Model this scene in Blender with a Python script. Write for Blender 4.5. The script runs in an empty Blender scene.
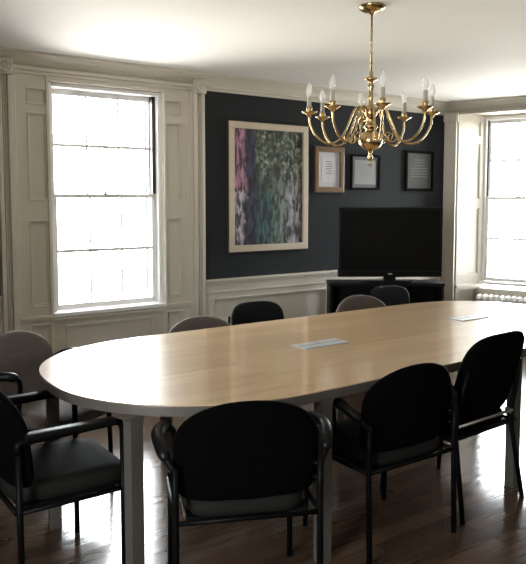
import bpy, bmesh, math, random
from mathutils import Vector, Matrix
random.seed(4)
sc = bpy.context.scene
COL = sc.collection
PI = math.pi
R = math.radians

# ------------------------------------------------------------------ materials
def new_mat(name):
    m = bpy.data.materials.new(name); m.use_nodes = True
    nt = m.node_tree
    return m, nt, nt.nodes['Principled BSDF']

def mat(name, col, rough=0.5, metal=0.0, noise=0.0, scale=20.0, bump=0.0, bscale=200.0, coat=0.0, spec=0.5, sheen=0.0):
    m, nt, b = new_mat(name)
    b.inputs['Base Color'].default_value = (*col, 1)
    b.inputs['Roughness'].default_value = rough
    b.inputs['Metallic'].default_value = metal
    b.inputs['Coat Weight'].default_value = coat
    b.inputs['Specular IOR Level'].default_value = spec
    b.inputs['Sheen Weight'].default_value = sheen
    tc = nt.nodes.new('ShaderNodeTexCoord')
    if noise > 0:
        n = nt.nodes.new('ShaderNodeTexNoise'); n.inputs['Scale'].default_value = scale; n.inputs['Detail'].default_value = 4
        nt.links.new(tc.outputs['Object'], n.inputs['Vector'])
        mx = nt.nodes.new('ShaderNodeMix'); mx.data_type = 'RGBA'
        mx.inputs['A'].default_value = (*[c * (1 - noise) for c in col], 1)
        mx.inputs['B'].default_value = (*[min(1, c * (1 + noise)) for c in col], 1)
        nt.links.new(n.outputs['Fac'], mx.inputs['Factor'])
        nt.links.new(mx.outputs['Result'], b.inputs['Base Color'])
    if bump > 0:
        n2 = nt.nodes.new('ShaderNodeTexNoise'); n2.inputs['Scale'].default_value = bscale
        nt.links.new(tc.outputs['Object'], n2.inputs['Vector'])
        bp = nt.nodes.new('ShaderNodeBump'); bp.inputs['Strength'].default_value = bump; bp.inputs['Distance'].default_value = 0.002
        nt.links.new(n2.outputs['Fac'], bp.inputs['Height']); nt.links.new(bp.outputs['Normal'], b.inputs['Normal'])
    return m

def wood_planks(name, c1, c2, c3, plank_w, plank_l, rough, gap=0.0015, grain=0.35, wave=0.0, spec=0.5, coat=0.0, coat_rough=0.1):
    """boards running along X, grain and board to board tone"""
    m, nt, b = new_mat(name)
    N = nt.nodes.new; L = nt.links.new
    tc = N('ShaderNodeTexCoord')
    br = N('ShaderNodeTexBrick'); br.offset = 0.37; br.squash = 1.0
    br.inputs['Scale'].default_value = 1.0
    br.inputs['Brick Width'].default_value = plank_l; br.inputs['Row Height'].default_value = plank_w
    br.inputs['Mortar Size'].default_value = gap; br.inputs['Mortar Smooth'].default_value = 0.1
    br.inputs['Color1'].default_value = (0, 0, 0, 1); br.inputs['Color2'].default_value = (1, 1, 1, 1); br.inputs['Mortar'].default_value = (0.5, 0.5, 0.5, 1)
    L(tc.outputs['Object'], br.inputs['Vector'])
    mp = N('ShaderNodeMapping'); mp.inputs['Scale'].default_value = (1.2, 22, 22)
    L(tc.outputs['Object'], mp.inputs['Vector'])
    ns = N('ShaderNodeTexNoise'); ns.inputs['Scale'].default_value = 1.6; ns.inputs['Detail'].default_value = 7; ns.inputs['Distortion'].default_value = 0.6
    L(mp.outputs['Vector'], ns.inputs['Vector'])
    mp2 = N('ShaderNodeMapping'); mp2.inputs['Scale'].default_value = (0.5, 5, 5)
    L(tc.outputs['Object'], mp2.inputs['Vector'])
    n3 = N('ShaderNodeTexNoise'); n3.inputs['Scale'].default_value = 1.3; n3.inputs['Detail'].default_value = 3; n3.inputs['Distortion'].default_value = 1.2
    L(mp2.outputs['Vector'], n3.inputs['Vector'])
    r1 = N('ShaderNodeValToRGB'); r1.color_ramp.elements[0].position = 0.1; r1.color_ramp.elements[1].position = 0.9
    r1.color_ramp.elements[0].color = (*c1, 1); r1.color_ramp.elements[1].color = (*c2, 1)
    a = N('ShaderNodeMath'); a.operation = 'MULTIPLY'; a.inputs[1].default_value = 0.45
    bw = N('ShaderNodeRGBToBW'); L(br.outputs['Color'], bw.inputs['Color']); L(bw.outputs['Val'], a.inputs[0])
    a2 = N('ShaderNodeMath'); a2.operation = 'MULTIPLY_ADD'; a2.inputs[1].default_value = 0.55
    L(n3.outputs['Fac'], a2.inputs[0]); L(a.outputs[0], a2.inputs[2]); L(a2.outputs[0], r1.inputs['Fac'])
    mx = N('ShaderNodeMix'); mx.data_type = 'RGBA'
    rr = N('ShaderNodeValToRGB'); rr.color_ramp.elements[0].position = 0.48; rr.color_ramp.elements[1].position = 0.75
    L(ns.outputs['Fac'], rr.inputs['Fac'])
    g = N('ShaderNodeMath'); g.operation = 'MULTIPLY'; g.inputs[1].default_value = grain
    L(rr.outputs['Color'], g.inputs[0]); L(g.outputs[0], mx.inputs['Factor'])
    L(r1.outputs['Color'], mx.inputs['A']); mx.inputs['B'].default_value = (*c3, 1)
    mg = N('ShaderNodeMix'); mg.data_type = 'RGBA'
    L(br.outputs['Fac'], mg.inputs['Factor']); L(mx.outputs['Result'], mg.inputs['A'])
    mg.inputs['B'].default_value = (*[c * 0.35 for c in c3], 1)
    L(mg.outputs['Result'], b.inputs['Base Color'])
    b.inputs['Roughness'].default_value = rough
    b.inputs['Specular IOR Level'].default_value = spec
    b.inputs['Coat Weight'].default_value = coat; b.inputs['Coat Roughness'].default_value = coat_rough
    if wave > 0:
        w = N('ShaderNodeTexNoise'); w.inputs['Scale'].default_value = 1.0; w.inputs['Detail'].default_value = 2
        mpw = N('ShaderNodeMapping'); mpw.inputs['Scale'].default_value = (2.0, 14, 14)
        L(tc.outputs['Object'], mpw.inputs['Vector']); L(mpw.outputs['Vector'], w.inputs['Vector'])
        bp = N('ShaderNodeBump'); bp.inputs['Strength'].default_value = wave; bp.inputs['Distance'].default_value = 0.01
        L(w.outputs['Fac'], bp.inputs['Height']); L(bp.outputs['Normal'], b.inputs['Normal'])
        L(bp.outputs['Normal'], b.inputs['Coat Normal'])
    return m

def pane_mat():
    m = bpy.data.materials.new('window_glass'); m.use_nodes = True
    nt = m.node_tree; nt.nodes.clear()
    out = nt.nodes.new('ShaderNodeOutputMaterial'); t = nt.nodes.new('ShaderNodeBsdfTransparent'); g = nt.nodes.new('ShaderNodeBsdfGlossy')
    g.inputs['Roughness'].default_value = 0.02
    t.inputs['Color'].default_value = (0.97, 0.98, 0.98, 1)
    f = nt.nodes.new('ShaderNodeFresnel'); f.inputs['IOR'].default_value = 1.3
    mx = nt.nodes.new('ShaderNodeMixShader')
    nt.links.new(f.outputs[0], mx.inputs[0]); nt.links.new(t.outputs[0], mx.inputs[1]); nt.links.new(g.outputs[0], mx.inputs[2])
    nt.links.new(mx.outputs[0], out.inputs[0])
    return m

def bulb_mat():
    m = bpy.data.materials.new('clear_bulb_glass'); m.use_nodes = True
    nt = m.node_tree; nt.nodes.clear()
    out = nt.nodes.new('ShaderNodeOutputMaterial'); t = nt.nodes.new('ShaderNodeBsdfTransparent'); g = nt.nodes.new('ShaderNodeBsdfPrincipled')
    g.inputs['Roughness'].default_value = 0.08; g.inputs['Base Color'].default_value = (0.9, 0.9, 0.88, 1)
    g.inputs['Specular IOR Level'].default_value = 1.0
    mx = nt.nodes.new('ShaderNodeMixShader'); mx.inputs[0].default_value = 0.42
    nt.links.new(t.outputs[0], mx.inputs[1]); nt.links.new(g.outputs[0], mx.inputs[2]); nt.links.new(mx.outputs[0], out.inputs[0])
    return m

def print_mat():
    """loose painterly street and trees print"""
    m, nt, b = new_mat('tree_print'); N = nt.nodes.new; L = nt.links.new
    tc = N('ShaderNodeTexCoord'); sp = N('ShaderNodeSeparateXYZ'); L(tc.outputs['Generated'], sp.inputs[0])
    n1 = N('ShaderNodeTexNoise'); n1.inputs['Scale'].default_value = 7; n1.inputs['Detail'].default_value = 8
    L(tc.outputs['Object'], n1.inputs['Vector'])
    n2 = N('ShaderNodeTexNoise'); n2.inputs['Scale'].default_value = 26; n2.inputs['Detail'].default_value = 6
    L(tc.outputs['Object'], n2.inputs['Vector'])
    dx = N('ShaderNodeMath'); dx.operation = 'MULTIPLY_ADD'; dx.inputs[1].default_value = 0.22; L(n1.outputs['Fac'], dx.inputs[0])
    ax = N('ShaderNodeMath'); ax.operation = 'SUBTRACT'; L(sp.outputs['X'], ax.inputs[0]); ax.inputs[1].default_value = 0.11
    L(ax.outputs[0], dx.inputs[2])
    def ramp(stops, fac):
        r = N('ShaderNodeValToRGB'); e = r.color_ramp.elements
        e[0].position, e[0].color = stops[0][0], (*stops[0][1], 1)
        e[1].position, e[1].color = stops[-1][0], (*stops[-1][1], 1)
        for p, c in stops[1:-1]:
            q = e.new(p); q.color = (*c, 1)
        L(fac, r.inputs['Fac']); return r
    up = ramp([(0, (0.138, 0.066, 0.121)), (.05, (0.413, 0.182, 0.275)), (.15, (0.413, 0.198, 0.286)), (.19, (0.039, 0.033, 0.077)), (.30, (0.028, 0.028, 0.066)),
               (.36, (0.050, 0.077, 0.050)), (.55, (0.066, 0.094, 0.066)), (.62, (0.110, 0.138, 0.094)), (.80, (0.154, 0.165, 0.138)), (.88, (0.413, 0.429, 0.429)), (.95, (0.275, 0.286, 0.303)), (1, (0.011, 0.011, 0.011))], dx.outputs[0])
    lo = ramp([(0, (0.165, 0.121, 0.165)), (.05, (0.468, 0.429, 0.468)), (.14, (0.440, 0.407, 0.451)), (.18, (0.050, 0.044, 0.099)), (.30, (0.033, 0.033, 0.077)),
               (.35, (0.033, 0.088, 0.094)), (.50, (0.039, 0.121, 0.121)), (.56, (0.110, 0.182, 0.149)), (.66, (0.138, 0.209, 0.176)), (.74, (0.220, 0.231, 0.264)), (.92, (0.440, 0.440, 0.473)), (.96, (0.138, 0.138, 0.165)), (1, (0.011, 0.011, 0.011))], dx.outputs[0])
    zf = N('ShaderNodeMath'); zf.operation = 'MULTIPLY_ADD'; zf.inputs[1].default_value = 0.2; L(n2.outputs['Fac'], zf.inputs[0]); L(sp.outputs['Z'], zf.inputs[2])
    zr = N('ShaderNodeMapRange'); zr.inputs['From Min'].default_value = .52; zr.inputs['From Max'].default_value = .60; L(zf.outputs[0], zr.inputs['Value'])
    mx = N('ShaderNodeMix'); mx.data_type = 'RGBA'; L(zr.outputs[0], mx.inputs['Factor']); L(lo.outputs[0], mx.inputs['A']); L(up.outputs[0], mx.inputs['B'])
    # leaf flecks in the upper two thirds, right of the dark trunk
    fl = ramp([(0, (0.006, 0.017, 0.011)), (.42, (0.028, 0.050, 0.028)), (.5, (0.088, 0.121, 0.077)), (.58, (0.231, 0.253, 0.187)), (.66, (0.341, 0.363, 0.303)), (1, (0.440, 0.451, 0.413))], n2.outputs['Fac'])
    a = N('ShaderNodeMapRange'); a.inputs['From Min'].default_value = .28; a.inputs['From Max'].default_value = .36; L(dx.outputs[0], a.inputs['Value'])
    c = N('ShaderNodeMapRange'); c.inputs['From Min'].default_value = .62; c.inputs['From Max'].default_value = .82; L(zf.outputs[0], c.inputs['Value'])
    mul = N('ShaderNodeMath'); mul.operation = 'MULTIPLY'; L(a.outputs[0], mul.inputs[0]); L(c.outputs[0], mul.inputs[1])
    mx2 = N('ShaderNodeMix'); mx2.data_type = 'RGBA'; L(mul.outputs[0], mx2.inputs['Factor']); L(mx.outputs['Result'], mx2.inputs['A']); L(fl.outputs[0], mx2.inputs['B'])
    n3 = N('ShaderNodeTexNoise'); n3.inputs['Scale'].default_value = 16; n3.inputs['Detail'].default_value = 4; n3.inputs['Distortion'].default_value = .8
    mp = N('ShaderNodeMapping'); mp.inputs['Scale'].default_value = (1.6, 1, .55); L(tc.outputs['Object'], mp.inputs['Vector']); L(mp.outputs[0], n3.inputs['Vector'])
    r3 = N('ShaderNodeMapRange'); r3.inputs['From Min'].default_value = .40; r3.inputs['From Max'].default_value = .62; r3.inputs['To Min'].default_value = .12; r3.inputs['To Max'].default_value = 1.2
    L(n3.outputs['Fac'], r3.inputs['Value'])
    vm = N('ShaderNodeVectorMath'); vm.operation = 'SCALE'; L(mx2.outputs['Result'], vm.inputs[0]); L(r3.outputs[0], vm.inputs['Scale'])
    L(vm.outputs[0], b.inputs['Base Color'])
    b.inputs['Roughness'].default_value = 0.5; b.inputs['Coat Weight'].default_value = 0.15; b.inputs['Coat Roughness'].default_value = 0.05
    return m

M = {
    'trim': mat('cream_painted_wood', (.56, .52, .44), .42, noise=.03, scale=6),
    'dark_wall': mat('charcoal_wall_paint', (.025, .0275, .030), .9, noise=.06, scale=3, bump=.12, bscale=120, spec=.15),
    'plain_wall': mat('off_white_wall_paint', (.55, .52, .46), .7, noise=.02, scale=3),
    'ceiling': mat('ceiling_paint', (.74, .73, .695), .8, noise=.02, scale=1.5),
    'sash_white': mat('white_sash_paint', (.80, .79, .78), .4, noise=.02),
    'sash_dark': mat('shaded_sash_track', (.035, .028, .026), .5, noise=.05),
    'glass': pane_mat(),
    'floor': wood_planks('varnished_oak_floor', (.038, .023, .015), (.112, .068, .043), (.022, .013, .009), .085, 1.3, .14, gap=.0012, grain=.5, wave=.12, spec=.5),
    'maple': wood_planks('maple_tabletop', (.42, .275, .145), (.56, .395, .228), (.29, .17, .08), .15, 1.7, .09, gap=.0, grain=.4, spec=.5, coat=.55, coat_rough=.32),
    'laminate': mat('grey_laminate', (.075, .066, .057), .4, noise=.03, scale=10),
    'plate': mat('brushed_steel_plate', (.36, .37, .36), .4, metal=.0, noise=.04, scale=60),
    'plate_dark': mat('plate_gap', (.05, .05, .05), .5, noise=.02),
    'black_fabric': mat('black_upholstery', (.0014, .0014, .0015), .95, noise=.2, scale=150, bump=.2, bscale=400, spec=.02),
    'charcoal_fabric': mat('soft_black_upholstery', (.007, .0075, .008), .8, noise=.2, scale=150, bump=.2, bscale=400, spec=.1),
    'navy_fabric': mat('blue_black_upholstery', (.008, .010, .015), .7, noise=.2, scale=150, bump=.2, bscale=400, spec=.3),
    'grey_fabric': mat('dark_grey_upholstery', (.010, .0095, .0085), .8, noise=.15, scale=150, bump=.2, bscale=400, spec=.08),
    'taupe_fabric': mat('taupe_upholstery', (.085, .068, .057), .8, noise=.12, scale=150, bump=.2, bscale=400, spec=.2),
    'black_metal': mat('black_powder_coat', (.002, .002, .0022), .45, noise=.1, scale=40, spec=.07),
    'black_plastic': mat('black_plastic', (.003, .003, .0033), .38, noise=.1, scale=40, spec=.15),
    'chrome': mat('steel_bracket', (.55, .55, .56), .3, metal=1, noise=.03),
    'brass': mat('polished_brass', (.46, .33, .165), .25, metal=1, noise=.08, scale=30),
    'candle': mat('ivory_candle_sleeve', (.40, .37, .31), .5, noise=.03),
    'bulb': bulb_mat(),
    'pale_wood': mat('pale_limed_frame', (.55, .47, .36), .45, noise=.1, scale=25),
    'brown_edge': mat('dark_frame_edge', (.06, .045, .035), .4, noise=.1),
    'gold_frame': mat('honey_wood_frame', (.17, .095, .04), .35, noise=.2, scale=25),
    'black_frame': mat('black_frame', (.005, .005, .006), .85, noise=.1, spec=.04),
    'mat_white': mat('white_mat_board', (.5, .49, .52), .35, noise=.03, coat=.5),
    'mat_grey': mat('grey_mat_board', (.05, .053, .062), .6, noise=.04),
    'paper_white': mat('white_certificate_paper', (.55, .54, .58), .4, noise=.08, scale=30, coat=.5),
    'paper_grey': mat('grey_certificate_paper', (.17, .17, .17), .6, noise=.12, scale=30),
    'paper_dim': mat('aged_certificate_paper', (.05, .05, .046), .8, noise=.14, scale=30),
    'ink': mat('faded_print', (.12, .12, .12), .6, noise=.1),
    'print': print_mat(),
    'tv_black': mat('gloss_black_plastic', (.002, .002, .0022), .3, noise=.05, spec=.2),
    'tv_screen': mat('dark_screen', (.002, .002, .0022), .25, noise=.03, spec=.12),
    'stand_black': mat('black_stained_wood', (.004, .004, .0045), .5, noise=.2, scale=12, spec=.15),
    'radiator': mat('white_radiator_enamel', (.75, .74, .72), .35, noise=.03),
}

# ------------------------------------------------------------------ mesh builder
def fillet(pts, r, n=5):
    pts = [Vector(p) for p in pts]; out = [pts[0]]
    for i in range(1, len(pts) - 1):
        a, b, c = pts[i - 1], pts[i], pts[i + 1]
        d1 = (a - b); d2 = (c - b); rr = min(r, d1.length * .49, d2.length * .49)
        p1 = b + d1.normalized() * rr; p2 = b + d2.normalized() * rr
        for k in range(n + 1):
            t = k / n
            out.append(p1.lerp(b, t).lerp(b.lerp(p2, t), t))
    out.append(pts[-1]); return out

def spline(pts, n=8):
    pts = [Vector(p) for p in pts]; P = [pts[0] * 2 - pts[1]] + pts + [pts[-1] * 2 - pts[-2]]; out = []
    for i in range(1, len(P) - 2):
        p0, p1, p2, p3 = P[i - 1:i + 3]
        for k in range(n):
            t = k / n
            out.append(.5 * ((2 * p1) + (p2 - p0) * t + (2 * p0 - 5 * p1 + 4 * p2 - p3) * t * t + (3 * p1 - p0 - 3 * p2 + p3) * t ** 3))
    out.append(pts[-1]); return out

class MB:
    def __init__(s): s.bm = bmesh.new()
    def box(s, x0, x1, y0, y1, z0, z1, bev=0.0, m=None):
        bm2 = bmesh.new()
        r = bmesh.ops.create_cube(bm2, size=1)
        for v in bm2.verts:
            v.co = Vector(((x0 + x1) / 2 + v.co.x * (x1 - x0), (y0 + y1) / 2 + v.co.y * (y1 - y0), (z0 + z1) / 2 + v.co.z * (z1 - z0)))
        if bev > 0:
            bmesh.ops.bevel(bm2, geom=list(bm2.edges), offset=bev, segments=2, affect='EDGES', profile=.6)
        s.merge(bm2, m); return s
    def merge(s, bm2, m=None):
        if m is not None: bm2.transform(m)
        me = bpy.data.meshes.new('tmp'); bm2.to_mesh(me); bm2.free(); s.bm.from_mesh(me); bpy.data.meshes.remove(me)
    def rings(s, rings, close_u=True, cap=True, smooth=True):
        vs = [[s.bm.verts.new(p) for p in r] for r in rings]
        n = len(vs[0])
        for a, b in zip(vs[:-1], vs[1:]):
            for i in range(n if close_u else n - 1):
                j = (i + 1) % n
                try:
                    f = s.bm.faces.new((a[i], a[j], b[j], b[i])); f.smooth = smooth
                except ValueError: pass
        if cap:
            for r, rev in ((vs[0], True), (vs[-1], False)):
                try:
                    f = s.bm.faces.new(list(reversed(r)) if rev else r); f.smooth = False
                except ValueError: pass
        return s
    def tube(s, pts, r, n=10, sx=1.0, cap=True):
        pts = [Vector(p) for p in pts]; rad = r if isinstance(r, (list, tuple)) else [r] * len(pts)
        t = (pts[1] - pts[0]).normalized(); up = Vector((0, 0, 1)) if abs(t.z) < .9 else Vector((1, 0, 0))
        u = t.cross(up).normalized(); rings = []
        for i, p in enumerate(pts):
            if i == 0: tt = (pts[1] - pts[0])
            elif i == len(pts) - 1: tt = pts[-1] - pts[-2]
            else: tt = (pts[i + 1] - pts[i]).normalized() + (pts[i] - pts[i - 1]).normalized()
            tt.normalize(); u = (u - tt * u.dot(tt)).normalized(); v = tt.cross(u)
            rings.append([p + (u * math.cos(2 * PI * k / n) * sx + v * math.sin(2 * PI * k / n)) * rad[i] for k in range(n)])
        return s.rings(rings, cap=cap)
    def lathe(s, prof, c=(0, 0, 0), n=24):
        c = Vector(c)
        return s.rings([[c + Vector((max(r, .0004) * math.cos(2 * PI * k / n), max(r, .0004) * math.sin(2 * PI * k / n), z)) for k in range(n)] for r, z in prof])
    def prism(s, poly, z0, z1, bev=0.0, smooth=False):
        bm2 = bmesh.new()
        a = [bm2.verts.new((x, y, z0)) for x, y in poly]; b = [bm2.verts.new((x, y, z1)) for x, y in poly]
        n = len(poly); bm2.faces.new(list(reversed(a))); bm2.faces.new(b)
        for i in range(n):
            f = bm2.faces.new((a[i], a[(i + 1) % n], b[(i + 1) % n], b[i])); f.smooth = smooth
        bmesh.ops.recalc_face_normals(bm2, faces=bm2.faces)
        if bev > 0:
            e = [e for e in bm2.edges if abs(e.verts[0].co.z - e.verts[1].co.z) < 1e-6]
            bmesh.ops.bevel(bm2, geom=e, offset=bev, segments=2, affect='EDGES', profile=.6)
        s.merge(bm2); return s
    def sweep(s, path, prof, side=1):
        """path of 2D points, profile of (offset from path towards room, z); mitred"""
        P = [Vector((p[0], p[1])) for p in path]; rings = []
        for i, p in enumerate(P):
            d1 = (P[i] - P[i - 1]).normalized() if i > 0 else None
            d2 = (P[i + 1] - P[i]).normalized() if i < len(P) - 1 else None
            if d1 is None: d1 = d2
            if d2 is None: d2 = d1
            n1 = Vector((d1.y, -d1.x)) * side; n2 = Vector((d2.y, -d2.x)) * side
            mi = (n1 + n2).normalized(); k = 1 / max(.2, mi.dot(n1))
            rings.append([Vector((p.x + mi.x * o * k, p.y + mi.y * o * k, z)) for o, z in prof])
        return s.rings(rings, smooth=False)
    def board(s, x0, x1, z0, z1, y0, y1, holes, bead=0.0):
        """flat board in the xz plane from y0 (back) to y1 (front), with rectangular holes"""
        xs = sorted({x0, x1, *[h[0] for h in holes], *[h[1] for h in holes]}); zs = sorted({z0, z1, *[h[2] for h in holes], *[h[3] for h in holes]})
        for i in range(len(xs) - 1):
            run = None
            for j in range(len(zs) - 1):
                cx, cz = (xs[i] + xs[i + 1]) / 2, (zs[j] + zs[j + 1]) / 2
                solid = not any(h[0] < cx < h[1] and h[2] < cz < h[3] for h in holes)
                if solid and run is None: run = zs[j]
                if run is not None and (not solid or j == len(zs) - 2):
                    s.box(xs[i], xs[i + 1], min(y0, y1), max(y0, y1), run, zs[j + 1] if solid else zs[j]); run = None
        return s
    def ring_frame(s, x0, x1, z0, z1, w, y0, y1, bev=.003):
        a, b = min(y0, y1), max(y0, y1)
        s.box(x0, x1, a, b, z0, z0 + w, bev); s.box(x0, x1, a, b, z1 - w, z1, bev)
        s.box(x0, x0 + w, a, b, z0 + w, z1 - w, bev); s.box(x1 - w, x1, a, b, z0 + w, z1 - w, bev); return s
    def pillow(s, outline, prof, axis='y'):
        """outline of (a,b) points about (0,0); prof list of (scale, depth)"""
        rings = []
        for k, d in prof:
            rings.append([(a * k, d, b * k) if axis == 'y' else (a * k, b * k, d) for a, b in outline])
        return s.rings(rings)
    def warp(s, fn):
        for v in s.bm.verts: v.co = Vector(fn(v.co))
        return s
    def build(s, name, material, parent=None, loc=None, rotz=0.0):
        bmesh.ops.recalc_face_normals(s.bm, faces=s.bm.faces)
        me = bpy.data.meshes.new(name); s.bm.to_mesh(me); s.bm.free(); me.materials.append(material)
        o = bpy.data.objects.new(name, me); COL.objects.link(o)
        if parent is not None: o.parent = parent
        if loc is not None: o.location = loc
        o.rotation_euler.z = rotz
        return o

def thing(name, label, cat, loc=(0, 0, 0), rotz=0.0, group=None):
    o = bpy.data.objects.new(name, None); COL.objects.link(o); o.empty_display_size = .1
    o.location = loc; o.rotation_euler = (0, 0, rotz); o['label'] = label; o['category'] = cat
    if group: o['group'] = group
    return o
def struct(o, label=None, cat=None):
    o['kind'] = 'structure'
    if label: o['label'] = label
    if cat: o['category'] = cat
    return o
def copy_thing(src, label, loc, rotz, scale=1.0):
    r = src.copy(); COL.objects.link(r); r.location = loc; r.rotation_euler = (0, 0, rotz); r['label'] = label; r.scale = (scale,) * 3
    for ch in list(src.children):
        c = ch.copy(); COL.objects.link(c); c.parent = r
        for g in list(ch.children):
            d = g.copy(); COL.objects.link(d); d.parent = c
    return r

# ------------------------------------------------------------------ room
YB = 5.20; ZC = 2.565
CX, CY = 6.155, YB                        # far right corner
WD = Vector((.342, -.94)); ND = Vector((.94, .342))   # along the right wall, and out through it
XL, YF = -1.7, -1.7
def rw(s, t): return (CX + WD.x * s + ND.x * t, CY + WD.y * s + ND.y * t)
S_END = (CY - YF) / .94
ROT_R = math.atan2(-.94, .342)

room = [(XL, YF), rw(S_END, 0), (CX, CY), (XL, YB)]
def grow(poly, g):
    c = Vector((sum(p[0] for p in poly) / len(poly), sum(p[1] for p in poly) / len(poly))); out = []
    for p in poly:
        d = Vector(p) - c; out.append(tuple(c + d * (1 + g / d.length)))
    return out
struct(MB().prism(grow(room, .55), -.12, 0).build('floor', M['floor']), 'brown varnished plank floor under the table', 'floor')
struct(MB().prism(grow(room, .55), ZC, ZC + .15).build('ceiling', M['ceiling']), 'plain off white ceiling the chandelier hangs from', 'ceiling')

# back wall with the opening of window 1
W1X0, W1X1, W1Z0, W1Z1 = 1.742, 2.682, .632, 2.382
m = MB().board(XL - .3, CX + .45, 0, ZC, YB, YB + .32, [(W1X0, W1X1, W1Z0, W1Z1)])
struct(m.build('wall_back', M['dark_wall']), 'charcoal painted back wall with the framed pictures', 'wall')

# right wall (local x along the wall, y outwards)
JT, JO = .42, .54
W2S0, W2S1, W2Z = .149, 1.49, 2.452
G2S0, G2S1, G2Z0, G2Z1 = .300, 1.339, .545, 2.44
m = MB()
m.box(-.02, W2S0, 0, JO, 0, ZC); m.box(W2S1, S_END + .3, 0, JO, 0, ZC); m.box(W2S0, W2S1, 0, JO, W2Z, ZC)
m.prism([(W2S0, 0), (G2S0, JT), (G2S0, JO), (W2S0, JO)], 0, W2Z)
m.prism([(W2S1, 0), (G2S1, JT), (G2S1, JO), (W2S1, JO)], 0, W2Z)
m.box(G2S0, G2S1, .31, JO, 0, G2Z0 - .03); m.box(G2S0, G2S1, JT, JO, G2Z1, W2Z)
struct(m.build('wall_right', M['trim'], None, (CX, CY, 0), ROT_R), 'cream wall at the right with the deep window recess', 'wall')

# left wall and front wall, outside the frame
m = MB()
WL0, WL1 = -.1, 1.3
for a in ((YF - .3, WL0, 0, ZC), (WL1, YB, 0, ZC), (WL0, WL1, 0, .7), (WL0, WL1, 2.3, ZC)):
    m.box(XL - .3, XL, a[0], a[1], a[2], a[3])
struct(m.build('wall_left', M['plain_wall']), 'plain wall out of the frame at the left', 'wall')
FX0, FX1 = .9, 2.9
m = MB()
ex = rw(S_END, 0)[0]
m.box(XL, ex + .3, YF - .3, YF, 0, ZC)
struct(m.build('wall_front', M['plain_wall']), 'plain wall behind the camera', 'wall')

# ------------------------------------------------------------------ windows (local x along wall, y outwards)
def make_window(name, label, loc, rotz, w, z0, z1, d_low, d_up, stile=.036):
    """opening 0..w; z0..z1 clear height; lower sash face at depth d_low, upper at d_up"""
    e = bpy.data.objects.new(name, None); COL.objects.link(e); e.location = loc; e.rotation_euler = (0, 0, rotz)
    struct(e, label, 'window')
    fw = .036
    f = MB()
    f.box(0, fw, 0, d_up + .07, z0, z1, .003); f.box(w - fw, w, 0, d_up + .07, z0, z1, .003)
    f.box(fw, w - fw, 0, d_up + .07, z1 - .03, z1, .003)
    f.build('frame', M['sash_white'], e)
    zm = (z0 + z1) / 2 + .02
    # dark brown tracks beside the upper sash, jamb shade included in the colour
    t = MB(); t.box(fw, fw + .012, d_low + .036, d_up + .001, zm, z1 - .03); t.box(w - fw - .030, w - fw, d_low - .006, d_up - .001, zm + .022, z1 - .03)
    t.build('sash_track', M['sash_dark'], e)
    st = MB(); st.box(-.004, w + .004, -.05, d_up + .09, z0 - .032, z0, .006); st.build('stool', M['sash_white'], e)
    def sash(nm, a, b, y, rail_b, rail_t):
        x0, x1 = fw + .002, w - fw - .002
        s = MB(); th = .034
        s.box(x0, x0 + stile, y, y + th, a, b, .003); s.box(x1 - stile, x1, y, y + th, a, b, .003)
        s.box(x0 + stile, x1 - stile, y, y + th, a, a + rail_b, .003); s.box(x0 + stile, x1 - stile, y, y + th, b - rail_t, b, .003)
        mz = (a + rail_b + b - rail_t) / 2
        s.box(x0 + stile, x1 - stile, y + .006, y + th - .006, mz - .012, mz + .012)
        for k in (1, 2):
            mx_ = x0 + stile + (x1 - x0 - 2 * stile) * k / 3
            s.box(mx_ - .007, mx_ + .007, y + .007, y + th - .007, a + rail_b, b - rail_t)
        o = s.build(nm, M['sash_white'], e)
        p = MB(); p.box(x0 + stile, x1 - stile, y + .015, y + .019, a + rail_b, b - rail_t); p.build('pane', M['glass'], o)
        return o
    lo = sash('lower_sash', z0 + .004, zm + .018, d_low, .042, .03)
    sash('upper_sash', zm - .018, z1 - .032, d_up, .03, .04)
    k = MB(); k.lathe([(.0, 0), (.016, 0), (.016, .008), (.006, .012), (.006, .02), (0, .021)], (w / 2, d_low + .015, zm + .018)); k.box(w / 2 - .022, w / 2 + .014, d_low + .008, d_low + .02, zm + .03, zm + .038, .002)
    k.build('sash_lock', M['chrome'], lo)
    stf = MB(); stf.ring_frame(fw, w - fw, z0 + .005, z1 - .035, .022, d_up + .045, d_up + .06); stf.box(fw + .02, w - fw - .02, d_up + .045, d_up + .06, zm - .012, zm + .012)
    stf.build('storm_frame', M['sash_white'], e)
    return e
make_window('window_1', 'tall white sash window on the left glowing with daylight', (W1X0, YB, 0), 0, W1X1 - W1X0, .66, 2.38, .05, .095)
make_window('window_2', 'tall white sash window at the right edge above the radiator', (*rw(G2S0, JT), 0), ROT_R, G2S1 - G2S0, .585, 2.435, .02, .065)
make_window('added_window_3', 'unseen sash window added at the left for side light', (XL, WL0, 0), PI / 2, WL1 - WL0, .73, 2.3, .05, .095)  # invented window outside the view, lets side light into the room

# ------------------------------------------------------------------ trim
# trim_1: panelled surround of window 1
XC = (W1X0 + W1X1) / 2
def mx(x): return 2 * XC - x
SX0, SX1 = 1.368, mx(1.368)
m = MB()
pan = [(1.592, 1.722, 2.215, 2.312), (1.592, 1.722, 1.520, 2.135), (1.592, 1.722, .725, 1.352), (1.592, 1.722, .12, .575)]
pan += [(mx(b), mx(a), c, d) for a, b, c, d in pan]
m.board(SX0, SX1, 0, ZC, YB, YB - .03, [(W1X0 + .005, W1X1 - .005, .10, W1Z1)] + pan)
for a, b, c, d in pan:                                  # the recessed field and its bead
    m.box(a, b, YB - .008, YB, c, d)
    m.ring_frame(a, b, c, d, .012, YB - .008, YB - .02, .002)
    m.ring_frame(a - .012, b + .012, c - .012, d + .012, .012, YB - .03, YB - .037, .003)
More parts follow.
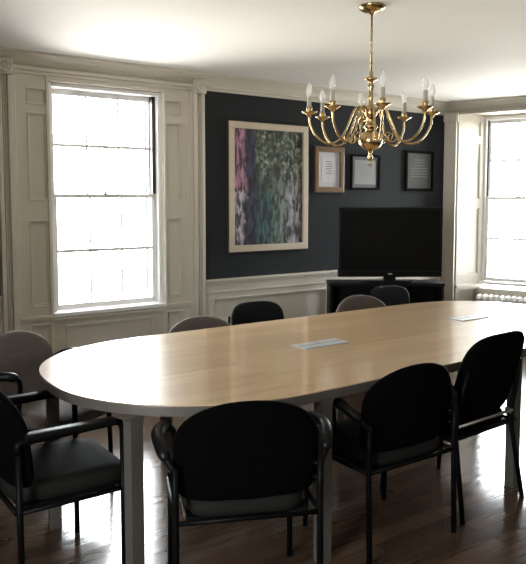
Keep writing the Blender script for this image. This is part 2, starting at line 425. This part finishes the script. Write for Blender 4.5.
# apron under the sill, with one long panel
m.board(W1X0 + .005, W1X1 - .005, .10, W1Z0 - .005, YB, YB - .014, [(1.84, mx(1.84), .17, .535)])
m.box(1.84, mx(1.84), YB - .004, YB, .17, .56); m.ring_frame(1.84, mx(1.84), .17, .56, .02, YB - .002, YB - .022, .004)
m.box(W1X0 - .0, W1X1 + .0, YB - .03, YB - .012, .585, .608, .004)
# ledge moulding at sill height on both side panels
for a, b in ((1.489, W1X0 - .01), (W1X1 + .01, mx(1.489))):
    m.box(a, b, YB - .05, YB - .03, .625, .650, .006)
    m.box(a, b, YB - .042, YB - .03, .61, .625, .003)
# inner bead round the window
m.ring_frame(W1X0 - .022, W1X1 + .022, W1Z0 - .03, W1Z1 + .022, .022, YB - .03, YB - .042, .004)
m.box(W1X0 - .03, W1X1 + .03, YB - .046, YB - .03, 2.402, 2.414, .003)
# head mouldings up to the crown
m.box(SX0 + .1, SX1 - .1, YB - .045, YB - .03, 2.416, 2.44, .005)
m.box(SX0 + .1, SX1 - .1, YB - .06, YB - .03, 2.44, 2.47, .008)
# fluted pilasters
for sgn in (0, 1):
    for a, b, p in [(a_ - .015, b_ - .015, p_) for a_, b_, p_ in ((1.383, 1.412, .065), (1.412, 1.455, .036), (1.455, 1.490, .065), (1.4225, 1.4305, .046), (1.4385, 1.4465, .046), (1.49, 1.515, .045))]:
        x0, x1 = (a, b) if not sgn else (mx(b), mx(a))
        m.box(x0, x1, YB - p, YB - .02, 0 if p > .04 else .02, 2.40, .006 if p > .04 else 0)
struct(m.build('trim_1', M['trim']), 'cream panelled surround of the left window with fluted pilasters', 'trim')
# rosette corner blocks
for i, xc in enumerate((1.420, mx(1.420))):
    m = MB(); m.box(xc - .058, xc + .058, YB - .085, YB - .02, 2.395, 2.511, .006)
    prof = [(.0, 0), (.05, 0), (.05, .010), (.042, .016), (.035, .010), (.028, .010), (.024, .02), (.014, .022), (.010, .015), (0, .016)]
    bm2 = MB(); bm2.lathe(prof, n=28)
    bm2.bm.transform(Matrix.Translation((xc, YB - .085, 2.453)) @ Matrix.Rotation(PI / 2, 4, 'X'))
    me = bpy.data.meshes.new('t'); bm2.bm.to_mesh(me); bm2.bm.free(); m.bm.from_mesh(me); bpy.data.meshes.remove(me)
    struct(m.build('trim_%d' % (2 + i), M['trim']), ['carved rosette block at the top of the left pilaster', 'carved rosette block between the left window and the dark wall'][i], 'trim')
# crown moulding round the visible walls
crown = [(0, ZC), (.125, ZC), (.125, ZC - .018), (.105, ZC - .026), (.085, ZC - .04), (.06, ZC - .058), (.042, ZC - .078), (.03, ZC - .088), (.03, ZC - .105), (.014, ZC - .11), (.014, ZC - .13), (0, ZC - .13)]
m = MB().sweep([(XL, YB), (CX, CY), rw(S_END, 0)], crown)
struct(m.build('trim_4', M['trim']), 'cream crown moulding along the top of the walls', 'trim')
# wainscot right of window 1 and left of it
def wainscot(name, label, x0, x1, panels):
    m = MB(); m.board(x0, x1, .0, .79, YB, YB - .02, panels)
    for a, b, c, d in panels:
        m.box(a, b, YB - .006, YB, c, d); m.ring_frame(a, b, c, d, .016, YB - .004, YB - .03, .004)
    m.box(x0, x1, YB - .05, YB, .798, .822, .006); m.box(x0, x1, YB - .035, YB, .778, .798, .005); m.box(x0, x1, YB - .03, YB - .02, .70, .715, .004)
    struct(m.build(name, M['trim']), label, 'wainscot')
wainscot('trim_5', 'cream wainscot with chair rail under the large framed print', SX1, 6.12, [(SX1 + .09, 4.45, .17, .655), (4.56, 6.0, .17, .655)])
wainscot('trim_6', 'cream wainscot with chair rail left of the left window', XL, SX0, [(-.2, 1.28, .17, .655), (-1.6, -.3, .17, .655)])
struct(MB().sweep([(XL, YB - .028), (CX - .03, YB - .028)], [(0, 0), (.02, 0), (.02, .08), (.012, .095), (0, .095)]).build('baseboard_back', M['trim']))
# casing, soffit and jamb panels of window 2 (local frame of the right wall)
m = MB()
for a, b, p in ((0.012, .06, .022), (.06, .128, .03), (.128, .149, .04)):
    m.box(a, b, -p, .0, 0, 2.43, .004)
    q = W2S0 + W2S1; m.box(q - b, q - a, -p, 0, 0, 2.43, .004)
m.box(.012, W2S0 + W2S1 - .012, -.03, 0, 2.452, 2.50, .005); m.box(.012, W2S0 + W2S1 - .012, -.022, 0, 2.43 + .022, 2.44 + .02, .003)
m.box(.0, .16, -.035, 0, 2.36, 2.452, .004)
struct(m.build('trim_7', M['trim'], None, (CX, CY, 0), ROT_R), 'cream door-height casing around the right window recess', 'trim')
def jamb(name, label, mirror):
    L_ = math.hypot(G2S0 - W2S0, JT); m = MB()
    pans = [(.05, L_ - .06, .12, .50), (.05, L_ - .06, .68, 1.42), (.05, L_ - .06, 1.52, 2.14), (.05, L_ - .06, 2.22, 2.38)]
    m.board(.004, L_ - .004, 0, W2Z, 0, -.014, pans)
    for a, b, c, d in pans: m.ring_frame(a, b, c, d, .01, 0, -.009, .002)
    m.box(.0, L_, -.03, 0, .535, .57, .004)
    ang = math.atan2(JT, G2S0 - W2S0)
    if mirror:
        for v in m.bm.verts: v.co.x = -v.co.x
        p = rw(W2S1, 0); rz = ROT_R - ang
    else:
        p = rw(W2S0, 0); rz = ROT_R + ang
    struct(m.build(name, M['trim'], None, (*p, 0), rz), label, 'trim')
jamb('trim_8', 'bright panelled splayed jamb left of the right window', False)
jamb('trim_9', 'panelled splayed jamb out of the frame beyond the right window', True)

# ------------------------------------------------------------------ conference table
TY = 2.857; TW = .727; TZ = .74; TH = .045
def d_end(x_seam, xc, a, sgn, n_near, n_far, n=22, tw_near=TW):
    """half outline: from the seam near side, round the end, to the seam far side"""
    pts = []
    for i in range(n + 1):
        t = PI / 2 * i / n
        pts.append((xc + sgn * a * math.sin(t) ** (2 / n_near), TY - tw_near * math.cos(t) ** (2 / n_near)))
    for i in range(n - 1, -1, -1):
        t = PI / 2 * i / n
        pts.append((xc + sgn * a * math.sin(t) ** (2 / n_far), TY + TW * math.cos(t) ** (2 / n_far)))
    if abs(x_seam - xc) > .01:
        pts = [(x_seam, TY - tw_near)] + pts + [(x_seam, TY + TW)]
    return pts
def table_section(name, label, outline, legs, plate=None, grp='sections of the conference table'):
    cx = sum(p[0] for p in outline) / len(outline); loc = (cx, TY, 0)
    o = thing(name, label, 'table', loc, 0, grp)
    loc_out = [(x - cx, y - TY) for x, y in outline]
    def inset(poly, k):
        out = []; n = len(poly)
        for i, p in enumerate(poly):
            a = Vector(poly[i - 1]); b = Vector(poly[(i + 1) % n]); d = (b - a)
            if d.length < 1e-6: out.append(p); continue
            d.normalize(); out.append((p[0] - d.y * k, p[1] + d.x * k))
        return out
    area = sum(loc_out[i - 1][0] * loc_out[i][1] - loc_out[i][0] * loc_out[i - 1][1] for i in range(len(loc_out)))
    if area < 0: loc_out = loc_out[::-1]
    MB().prism(loc_out, TZ - TH, TZ - .004, .003).build('rim', M['laminate'], o)
    top = MB().prism(loc_out, TZ - .004, TZ).build('tabletop', M['maple'], o)
    for (x, y, rz) in legs:
        m = MB(); h = TZ - TH
        # flared head where the leg meets the rim
        prof = []
        for k in range(7):
            q = k / 6 * PI / 2; prof.append((.027 + (.018 if rz == 0 else .032) * (1 - math.cos(q)), h - .03 + .03 * math.sin(q)))
        rings = [[(-w_, -.026, z), (w_, -.026, z), (w_, .026, z), (-w_, .026, z)] for w_, z in [(.027, 0), (.027, .3)] + prof]
        m.rings(rings, smooth=False)
        m.bm.transform(Matrix.Translation((x - cx, y - TY, 0)) @ Matrix.Rotation(rz, 4, 'Z'))
        m.build('leg', M['laminate'], o)
    if plate:
        px, py, w_, d_ = plate; px -= cx; py -= TY
        p = MB(); p.box(px - w_ / 2, px + w_ / 2, py - d_ / 2, py + d_ / 2, TZ - .001, TZ + .006, .002)
        po = p.build('power_outlet_plate', M['plate'], o); po['label'] = 'grey metal plate set in the wood'
        g = MB(); g.box(px - w_ / 2 + .012, px + w_ / 2 - .012, py - .002, py + .002, TZ + .005, TZ + .0066); g.box(px - .002, px + .002, py + .004, py + d_ / 2 - .01, TZ + .005, TZ + .0066)
        g.build('lid_gap', M['plate_dark'], po)
    return o
SE1, SE2 = 1.795, 3.225
table_section('conference_table', 'rounded left end section of the pale wood table in the window glare',
              d_end(SE1, 1.75, .80, -1, 2.1, 2.4), [(1.108, 2.410, R(8)), (1.035, 3.115, R(78))])
table_section('conference_table', 'middle section of the pale wood table with a grey metal plate',
              [(SE1, TY - TW), (SE2, TY - TW + .015), (SE2, TY + TW), (SE1, TY + TW)],
              [(SE1 + .047, TY - TW + .03, 0), (SE2 - .06, TY - TW + .045, 0), (SE1 + .047, TY + TW - .03, 0), (SE2 - .06, TY + TW - .03, 0)], (2.395, 2.835, .31, .12))
table_section('conference_table', 'far right end section of the pale wood table by the right window',
              d_end(SE2, 3.80, .76, 1, 2.5, 2.5, tw_near=TW - .015), [(4.38, 2.36, R(48)), (4.38, 3.33, R(-48))], (3.74, 2.91, .31, .12))

# ------------------------------------------------------------------ chairs (local: facing +y, seat centre at the origin)
def outline_back(w, zb, zs, zt, nb, nt, n=14):
    """closed outline about the centre, half width w, split at zs; returns (x, z)"""
    zc = (zb + zt) / 2; pts = []
    for i in range(4 * n):
        t = 2 * PI * i / (4 * n); c, s_ = math.cos(t), math.sin(t)
        e = nt if s_ >= 0 else nb; h = (zt - zs) if s_ >= 0 else (zs - zb)
        x = w * math.copysign(abs(c) ** (2 / e), c); z = zs + h * math.copysign(abs(s_) ** (2 / e), s_)
        pts.append((x, z - zc))
    return pts, zc
def seat_outline(w, d, e=5.5, n=12):
    return [(w * math.copysign(abs(math.cos(t)) ** (2 / e), math.cos(t)), d * math.copysign(abs(math.sin(t)) ** (2 / e), math.sin(t)))
            for t in [2 * PI * i / (4 * n) for i in range(4 * n)]]
def make_chair(label, cat_mats, style, loc, rotz, arms='loop', rake=0.0, scale=1.0, bw=.215, bz0=.505, bz1=.815, lean=None):
    seat_m, back_m = cat_mats
    o = thing('arm_chair' if arms else 'side_chair', label, 'chair', loc, rotz, 'chairs around the conference table'); o.scale = (scale,) * 3
    tr = .0125; ly, hy = -.225, .205; lx = .26
    # seat
    s = MB(); s.pillow(seat_outline(.235, .235), [(.90, .39), (.985, .40), (1, .42), (.99, .446), (.95, .456), (.7, .460), (.3, .461)], 'z')
    s.warp(lambda v: (v.x * (1 - .08 * max(0, -v.y) / .235), v.y + .01, v.z - .012 * max(0, (v.y - .15) / .085)))
    s.build('seat', seat_m, o)
    s = MB(); s.box(-.225, .225, -.20, .215, .374, .393, .006); s.build('seat_pan', M['black_plastic'], o)
    # backrest
    lean = lean if lean else (.17 if style == 'flat' else .10)
    if style == 'arch': out, zc = outline_back(.262, .452, .655, .815, 7, 2.15)
    else: out, zc = outline_back(bw, bz0, .66, bz1, 3.6, 3.4)
    b = MB(); b.pillow(out, [(.3, -.027), (.80, -.027), (.95, -.022), (1, -.010), (1, .006), (.965, .018), (.85, .025), (.4, .027)])
    y0 = -.205
    bend = lambda v: (v.x, v.y + y0 + .045 * (v.x / .26) ** 2 - .01 - lean * (v.z + zc - .48), v.z + zc)
    b.warp(bend); bo = b.build('backrest', back_m, o)
    # back brackets
    for sx in (-1, 1):
        if style == 'arch':
            k = MB(); k.tube([(sx * .26, ly + .003, .56), (sx * .24, ly + .02, .565)], .009, 8); k.build('back_bracket', M['black_metal'], bo); k = MB(); k.tube([(sx * .26, ly + .003, .51), (sx * .24, ly + .02, .512)], .009, 8)
            k.build('back_bracket', M['black_metal'], bo)
    if arms == 'loop':
        for sx in (-1, 1):
            MB().tube(fillet([(sx * lx, ly - .012, 0), (sx * lx, ly, .42), (sx * lx, ly - .004, .59)], .05), tr, 10).build('leg', M['black_metal'], o)
            MB().tube([(sx * (lx - .008), hy, 0), (sx * (lx - .012), hy - .01, .41)], tr, 10).build('leg', M['black_metal'], o)
            a = MB(); path = spline([(sx * lx, ly - .004, .57), (sx * (lx + .03), ly + .03, .615), (sx * (lx + .05), ly + .09, .650), (sx * (lx + .052), ly + .16, .664), (sx * (lx + .025), ly + .225, .664), (sx * (lx - .01), ly + .25, .640), (sx * (lx - .02), ly + .25, .58), (sx * (lx - .02), ly + .24, .50), (sx * (lx - .025), ly + .23, .40)], 5)
            a.tube(path, tr, 10); a.build('arm_tube', M['black_metal'], o)
            p = MB(); p.tube(path[4:25], [.012, .02] + [.023] * 17 + [.02, .012], 12); p.build('armrest_pad', M['black_plastic'], o)
    elif arms == 'frame':
        for sx in (-1, 1):
            top = .655
            MB().tube([(sx * lx, ly + .01, 0), (sx * lx, ly + .01, top - .03)], tr, 10).build('leg', M['black_metal'], o)
            MB().tube([(sx * lx, hy - .02, 0), (sx * lx, hy - .02, top - .06)], tr, 10).build('leg', M['black_metal'], o)
            path = fillet([(sx * lx, ly + .01, top - .05), (sx * lx, ly + .005, top - .012), (sx * lx, hy - .02, top), (sx * lx, hy - .02, top - .08)], .045, 5)
            MB().tube(path, tr + .001, 10).build('arm_tube', M['black_metal'], o)
            p = MB(); p.box(sx * lx - .023, sx * lx + .023, ly + .03, hy - .05, top - .006, top + .02, .009); p.build('armrest_pad', M['black_plastic'], o)
    else:
        for sx in (-1, 1):
            pb = [(sx * .248, ly - rake, 0), (sx * .228, ly + .01, .43), (sx * .232, ly - .02, .56), (sx * .212, ly - .045, .72)]
            MB().tube(fillet(pb, .06), tr, 10).build('leg', M['black_metal'], o)
            MB().tube([(sx * .235, hy + .02, 0), (sx * .225, hy - .015, .41)], tr, 10).build('leg', M['black_metal'], o)
            k = MB(); k.box(sx * .225 - .012, sx * .225 + .012, ly - .005, ly + .03, .425, .455, .004); kb = k.build('hinge_bracket', M['chrome'], o); kb['label'] = 'steel bracket'
        k = MB(); k.tube([(-.225, ly - .005, .445), (.225, ly - .005, .445)], .009, 8); k.build('back_rail', M['chrome'], o)
    # frame under the seat
    f = MB(); z = .386
    for a, b2 in (((-lx, ly), (lx, ly)), ((-lx + .01, hy - .03), (lx - .01, hy - .03)), ((-lx, ly), (-lx, hy - .02)), ((lx, ly), (lx, hy - .02))):
        f.tube([(*a, z), (*b2, z)], .010, 8)
    f.build('seat_frame', M['black_metal'], o)
    # glides
    return o
GB = (M['charcoal_fabric'], M['charcoal_fabric']); BK = (M['grey_fabric'], M['black_fabric']); TP = (M['taupe_fabric'], M['taupe_fabric']); BB = (M['black_fabric'], M['black_fabric']); NV = (M['navy_fabric'], M['navy_fabric'])
def face(dx, dy): return math.atan2(-dx, dy)
def chair_at_back(bx, by, rz, off=.27):
    """seat centre from the point under the top of the back"""
    return (bx - math.sin(rz) * off, by + math.cos(rz) * off, 0)
r7 = R(-24)
make_chair('black chair nearest the camera seen from behind at the near table edge', BK, 'arch', chair_at_back(1.335, 1.945, r7), r7)
make_chair('black armchair in the near row between the nearest chair and the armless chair', BK, 'arch', (2.24, 2.25, 0), R(-1))
make_chair('black armless chair at the right with a tilted back and raked legs', BB, 'flat', (2.822, 2.33, 0), R(3), None, .06, 1.0, .238, .45, .885, .28)
make_chair('dark grey armchair cropped by the left frame edge, pushed under the rounded end', BK, 'arch', (.915, 2.75, 0), R(-90), 'frame')
r2 = face(.54, -.84)
make_chair('taupe armchair at the far left corner of the table by the wainscot', TP, 'arch', (1.16, 3.545, 0), r2)
make_chair('taupe chair back behind the table in front of the left window pilaster', TP, 'arch', chair_at_back(2.195, 3.83, PI), PI, scale=.955)
r4 = PI - R(8)
make_chair('black square topped chair back behind the table below the large print', GB, 'flat', chair_at_back(2.835, 4.09, r4), r4, None, scale=.965)
make_chair('taupe chair back behind the table in front of the media console', TP, 'arch', chair_at_back(3.56, 3.82, PI), PI, scale=.99)
r6 = PI - R(10)
make_chair('blue black chair back behind the table just below the television', NV, 'flat', chair_at_back(4.36, 4.29, r6), r6, None, scale=.95)

# ------------------------------------------------------------------ pictures on the dark wall
def picture(label, x0, x1, z0, z1, fw, fmat, matw, matm, artm, depth=.03, edge=None, lines=0, cat='picture', name='framed_certificate', group=None):
    x0, x1 = x0 * .9937, x1 * .9937; z0, z1 = 1.51 + (z0 - 1.51) * .9937, 1.51 + (z1 - 1.51) * .9937
    xc = (x0 + x1) / 2; zc = (z0 + z1) / 2; w = (x1 - x0) / 2; h = (z1 - z0) / 2
    o = thing(name, label, cat, (xc, YB - .001, zc), 0, group)
    m = MB(); m.ring_frame(-w, w, -h, h, fw, 0, -depth, .004); f = m.build('frame', fmat, o)
    if edge:
        m = MB(); m.ring_frame(-w - .008, w + .008, -h - .008, h + .008, .009, 0, -depth * .85, .002); m.build('frame_edge', edge, f)
    iw, ih = w - fw + .002, h - fw + .002
    if matw > 0:
        MB().box(-iw, iw, -depth * .35, 0, -ih, ih).build('mat_board', matm, o)
    m = MB(); m.box(-iw + matw, iw - matw, -depth * .35 - .002, -.001, -ih + matw, ih - matw); p = m.build('print' if not lines else 'certificate_paper', artm, o)
    if lines:
        t = MB(); aw = iw - matw; ah = ih - matw
        for k in range(lines):
            z = ah * .62 - k * ah * 1.1 / lines; q = aw * random.uniform(.35, .72)
            t.box(-q, q, -depth * .35 - .0026, -depth * .35 - .001, z - .003, z + .003)
        t.build('print_lines', M['ink'], p)
    return o
picture('large framed print of trees and street in pale wood frame', 3.335, 4.225, 1.048, 2.20, .058, M['pale_wood'], 0, None, M['print'], .035, M['brown_edge'], name='framed_print')
G = 'framed certificates on the dark wall'
picture('honey wood framed certificate with white paper beside the large print', 4.318, 4.685, 1.59, 2.02, .045, M['gold_frame'], .05, M['mat_white'], M['paper_white'], .03, M['brown_edge'], 6, 'certificate', group=G)
picture('small black framed certificate with grey paper below the chandelier', 4.79, 5.19, 1.615, 1.965, .02, M['black_frame'], .035, M['mat_grey'], M['paper_grey'], .022, None, 6, 'certificate', group=G)
picture('black framed certificate with dim paper above the right end of television', 5.57, 6.005, 1.605, 2.04, .03, M['black_frame'], .0, M['mat_grey'], M['paper_dim'], .022, None, 7, 'certificate', group=G)

# ------------------------------------------------------------------ television and console across the corner
H = Vector((.58, .815)); RR = Vector((.815, -.58))
def dl(d, l): v = H * d + RR * l; return (v.x, v.y)
face_rz = math.atan2(H.y, H.x) - PI / 2        # local +y away from the camera
dx, dy = dl(6.42, 1.145)
o = thing('media_console', 'low black media console under the television in the far corner', 'console', (dx, dy, 0), face_rz)
W2 = .535; D = .33; HT = .742
m = MB(); m.box(-W2, W2, 0, D, HT - .03, HT, .004); m.build('console_top', M['stand_black'], o)
for sx in (-1, 1):
    MB().box(sx * (W2 - .02) - .0125, sx * (W2 - .02) + .0125, .005, D - .005, 0, HT - .03, .003).build('side_panel', M['stand_black'], o)
MB().box(-W2 + .03, W2 - .03, .02, D - .02, .40, .42, .003).build('shelf', M['stand_black'], o)
MB().box(-W2 + .03, W2 - .03, .02, D - .02, .06, .085, .003).build('shelf', M['stand_black'], o)
MB().box(-W2 + .03, W2 - .03, D - .02, D - .008, .06, HT - .03).build('back_panel', M['stand_black'], o)
MB().box(-.011, .011, .02, D - .02, .085, .40).build('divider', M['stand_black'], o)
for sx in (-1, 1):
    d_ = MB().box(sx * .2475 - .24, sx * .2475 + .24, .002, .018, .10, .395, .003).build('door', M['stand_black'], o)
    MB().tube([(sx * .04, -.012, .22), (sx * .04, -.012, .30)], .005, 8).build('handle', M['chrome'], d_)
tx, ty = dl(6.56, 1.195)
o = thing('television', 'black flat screen television on the console in the far corner', 'television', (tx, ty, HT), face_rz)
TWd = .49
m = MB(); m.box(-TWd, TWd, .0, .05, .045, .70, .008); m.box(-TWd + .1, TWd - .1, .045, .09, .14, .58, .015); m.build('casing', M['tv_black'], o)
MB().box(-TWd + .028, TWd - .028, -.003, .004, .115, .672).build('screen', M['tv_screen'], o)
MB().box(-TWd + .02, TWd - .02, -.006, .004, .055, .095, .002).build('speaker_bar', M['black_plastic'], o)
MB().box(-.02, .02, -.008, -.004, .068, .080).build('badge', M['chrome'], o)
MB().box(-.06, .06, .015, .04, .006, .06, .004).build('stand_neck', M['tv_black'], o)
MB().pillow(seat_outline(.22, .10, 3), [(.97, .0006), (1, .003), (1, .008), (.95, .011), (.3, .012)], 'z').build('stand_base', M['tv_black'], o)

# ------------------------------------------------------------------ radiator in the window recess
o = thing('radiator', 'white column radiator below the right window', 'radiator', (*rw(.36, .10), 0), ROT_R)
nsec = 14
for k in range(nsec):
    x = .02 + k * .062
    m = MB()
    for y in (.0, .06, .115):
        m.tube([(x, y, .09), (x, y, .44)], .018, 10, 1.0)
    m.tube(fillet([(x, -.005, .41), (x, .005, .452), (x, .11, .452), (x, .12, .41)], .03), .018, 10); m.tube([(x, .0, .10), (x, .115, .10)], .018, 10)
    m.build('section', M['radiator'], o)
for k in (0, nsec - 1):
    x = .02 + k * .062
    for y in (0, .115):
        MB().lathe([(.016, 0), (.022, 0), (.018, .03), (.014, .085)], (x, y, 0), 12).build('foot', M['radiator'], o)
m = MB(); m.tube([(.02, .06, .42), (.02 + (nsec - 1) * .062, .06, .42)], .012, 8); m.tube([(.02, .06, .12), (.02 + (nsec - 1) * .062, .06, .12)], .012, 8); m.build('connector', M['radiator'], o)

# ------------------------------------------------------------------ chandelier
CHX, CHY, CHZ = 2.752, 2.843, 1.985
o = thing('chandelier', 'brass eight arm chandelier hanging above the table', 'chandelier', (CHX, CHY, CHZ))
zt = ZC - CHZ
MB().lathe([(0, zt - .045), (.012, zt - .045), (.018, zt - .034), (.045, zt - .030), (.068, zt - .018), (.074, zt - .004), (.074, zt), (0, zt)]).build('canopy', M['brass'], o)
c = MB(); c.tube([(0, 0, .20), (0, 0, zt - .04)], .0055, 10)
for z in (.27, .33, .39, .45): c.lathe([(.0055, z - .008), (.0085, z), (.0055, z + .008)], n=12)
c.build('rod', M['brass'], o)
MB().lathe([(0, .235), (.008, .232), (.012, .215), (.009, .205), (.014, .20), (.034, .192), (.036, .182), (.016, .176), (.012, .165), (.018, .150), (.012, .135), (.011, .10), (.016, .092), (.012, .082),
            (.012, .05), (.024, .040), (.034, .025), (.036, .0), (.030, -.016), (.019, -.024), (.016, -.045), (.022, -.058), (.038, -.064), (.040, -.078), (.024, -.086), (.026, -.096), (.045, -.104), (.063, -.124),
            (.069, -.146), (.064, -.168), (.047, -.188), (.026, -.199), (.012, -.204), (.009, -.222), (.015, -.236), (.012, -.247), (0, -.254)], n=28).build('column', M['brass'], o)
ringm = MB(); ringm.tube([(.016 * math.cos(t), 0, -.268 + .016 * math.sin(t)) for t in [2 * PI * i / 16 for i in range(17)]], .003, 8, cap=False); ringm.build('pull_ring', M['brass'], o)
view = math.atan2(-CHY, -CHX)
NA = 8
arm_path = spline([(.028, .0, -.005), (.058, .0, .035), (.090, 0, .02), (.118, 0, -.045), (.150, 0, -.115), (.198, 0, -.160), (.255, 0, -.158), (.305, 0, -.118), (.334, 0, -.06), (.340, 0, -.004)], 6)
protos = {}
protos['arm'] = MB().tube(arm_path, .0062, 8).build('arm', M['brass'], o)
def sub(name, mat_, fn, parent):
    b = MB(); fn(b); return b.build(name, mat_, parent)
a0 = protos['arm']
sub('drip_pan', M['brass'], lambda b: b.lathe([(0, -.022), (.009, -.02), (.014, -.008), (.040, .004), (.043, .010), (.038, .009), (.014, .002), (.012, .012), (.016, .022), (.017, .034), (.013, .034), (0, .030)], (.34, 0, 0), 18), a0)
sub('candle_sleeve', M['candle'], lambda b: b.lathe([(0, .03), (.0115, .03), (.0115, .088), (.009, .092), (0, .092)], (.34, 0, 0), 14), a0)
sub('bulb', M['bulb'], lambda b: b.lathe([(.007, .090), (.010, .098), (.0165, .112), (.0175, .124), (.014, .140), (.008, .155), (.003, .166), (0, .170)], (.34, 0, 0), 14), a0)
sub('scroll', M['brass'], lambda b: b.tube(spline([(.150, 0, -.112), (.135, 0, -.15), (.105, 0, -.15), (.10, 0, -.12), (.118, 0, -.108), (.125, 0, -.122)], 5), .004, 7), a0)
ang0 = R(10)
# angle from the direction towards the camera, turning to the picture's right
def arm_angle(k): return view + ang0 + 2 * PI * k / NA
a0.rotation_euler.z = arm_angle(0)
for k in range(1, NA):
    c = a0.copy(); COL.objects.link(c); c.parent = o; c.rotation_euler.z = arm_angle(k)
    for g in list(a0.children):
        d = g.copy(); COL.objects.link(d); d.parent = c

# ------------------------------------------------------------------ light
w = bpy.data.worlds.new('bright_overcast'); sc.world = w; w.use_nodes = True
nt = w.node_tree; bg = nt.nodes['Background']
tc = nt.nodes.new('ShaderNodeTexCoord'); sp = nt.nodes.new('ShaderNodeSeparateXYZ'); nt.links.new(tc.outputs['Generated'], sp.inputs[0])
rp = nt.nodes.new('ShaderNodeValToRGB'); mr = nt.nodes.new('ShaderNodeMapRange'); mr.inputs['From Min'].default_value = -1; nt.links.new(sp.outputs['Z'], mr.inputs['Value'])
nt.links.new(mr.outputs[0], rp.inputs['Fac'])
e = rp.color_ramp.elements
e[0].position, e[0].color = .42, (.76, .73, .68, 1)
e[1].position, e[1].color = .56, (.94, .97, 1.0, 1)
nt.links.new(rp.outputs['Color'], bg.inputs['Color']); bg.inputs['Strength'].default_value = 30.0
def portal(name, loc, rot, sx, sy):
    l = bpy.data.lights.new(name, 'AREA'); l.shape = 'RECTANGLE'; l.size = sx; l.size_y = sy
    l.cycles.is_portal = True
    o_ = bpy.data.objects.new(name, l); COL.objects.link(o_); o_.location = loc; o_.rotation_euler = rot; return o_
portal('daylight', (XC, YB + .33, 1.53), (R(-90), 0, 0), 1.0, 1.8)
p = rw((G2S0 + G2S1) / 2, JO + .02); portal('daylight', (*p, 1.5), (R(-90), 0, ROT_R), 1.1, 2.0)
portal('daylight', (XL - .32, (WL0 + WL1) / 2, 1.5), (R(-90), 0, R(90)), 1.5, 1.7)

# ------------------------------------------------------------------ camera
F = 700.0; A = R(54.5717); PITCH = R(4.4926)
cam = bpy.data.cameras.new('camera'); co = bpy.data.objects.new('camera', cam); COL.objects.link(co); sc.camera = co
cam.sensor_fit = 'HORIZONTAL'; cam.sensor_width = 36; cam.lens = 36 * F / 526; cam.shift_y = -27 / 526
cam.clip_start = .05
co.location = (0, 0, 1.51); co.rotation_euler = (R(90) - PITCH, 0, A - R(90))
sc.view_settings.view_transform = 'Standard'; sc.view_settings.look = 'None'; sc.view_settings.gamma = 1; sc.view_settings.use_curve_mapping = False
sc.view_settings.exposure = 0.4
sc.cycles.use_denoising = True
sc.cycles.max_bounces = 10; sc.cycles.diffuse_bounces = 6; sc.cycles.glossy_bounces = 5; sc.cycles.transparent_max_bounces = 16
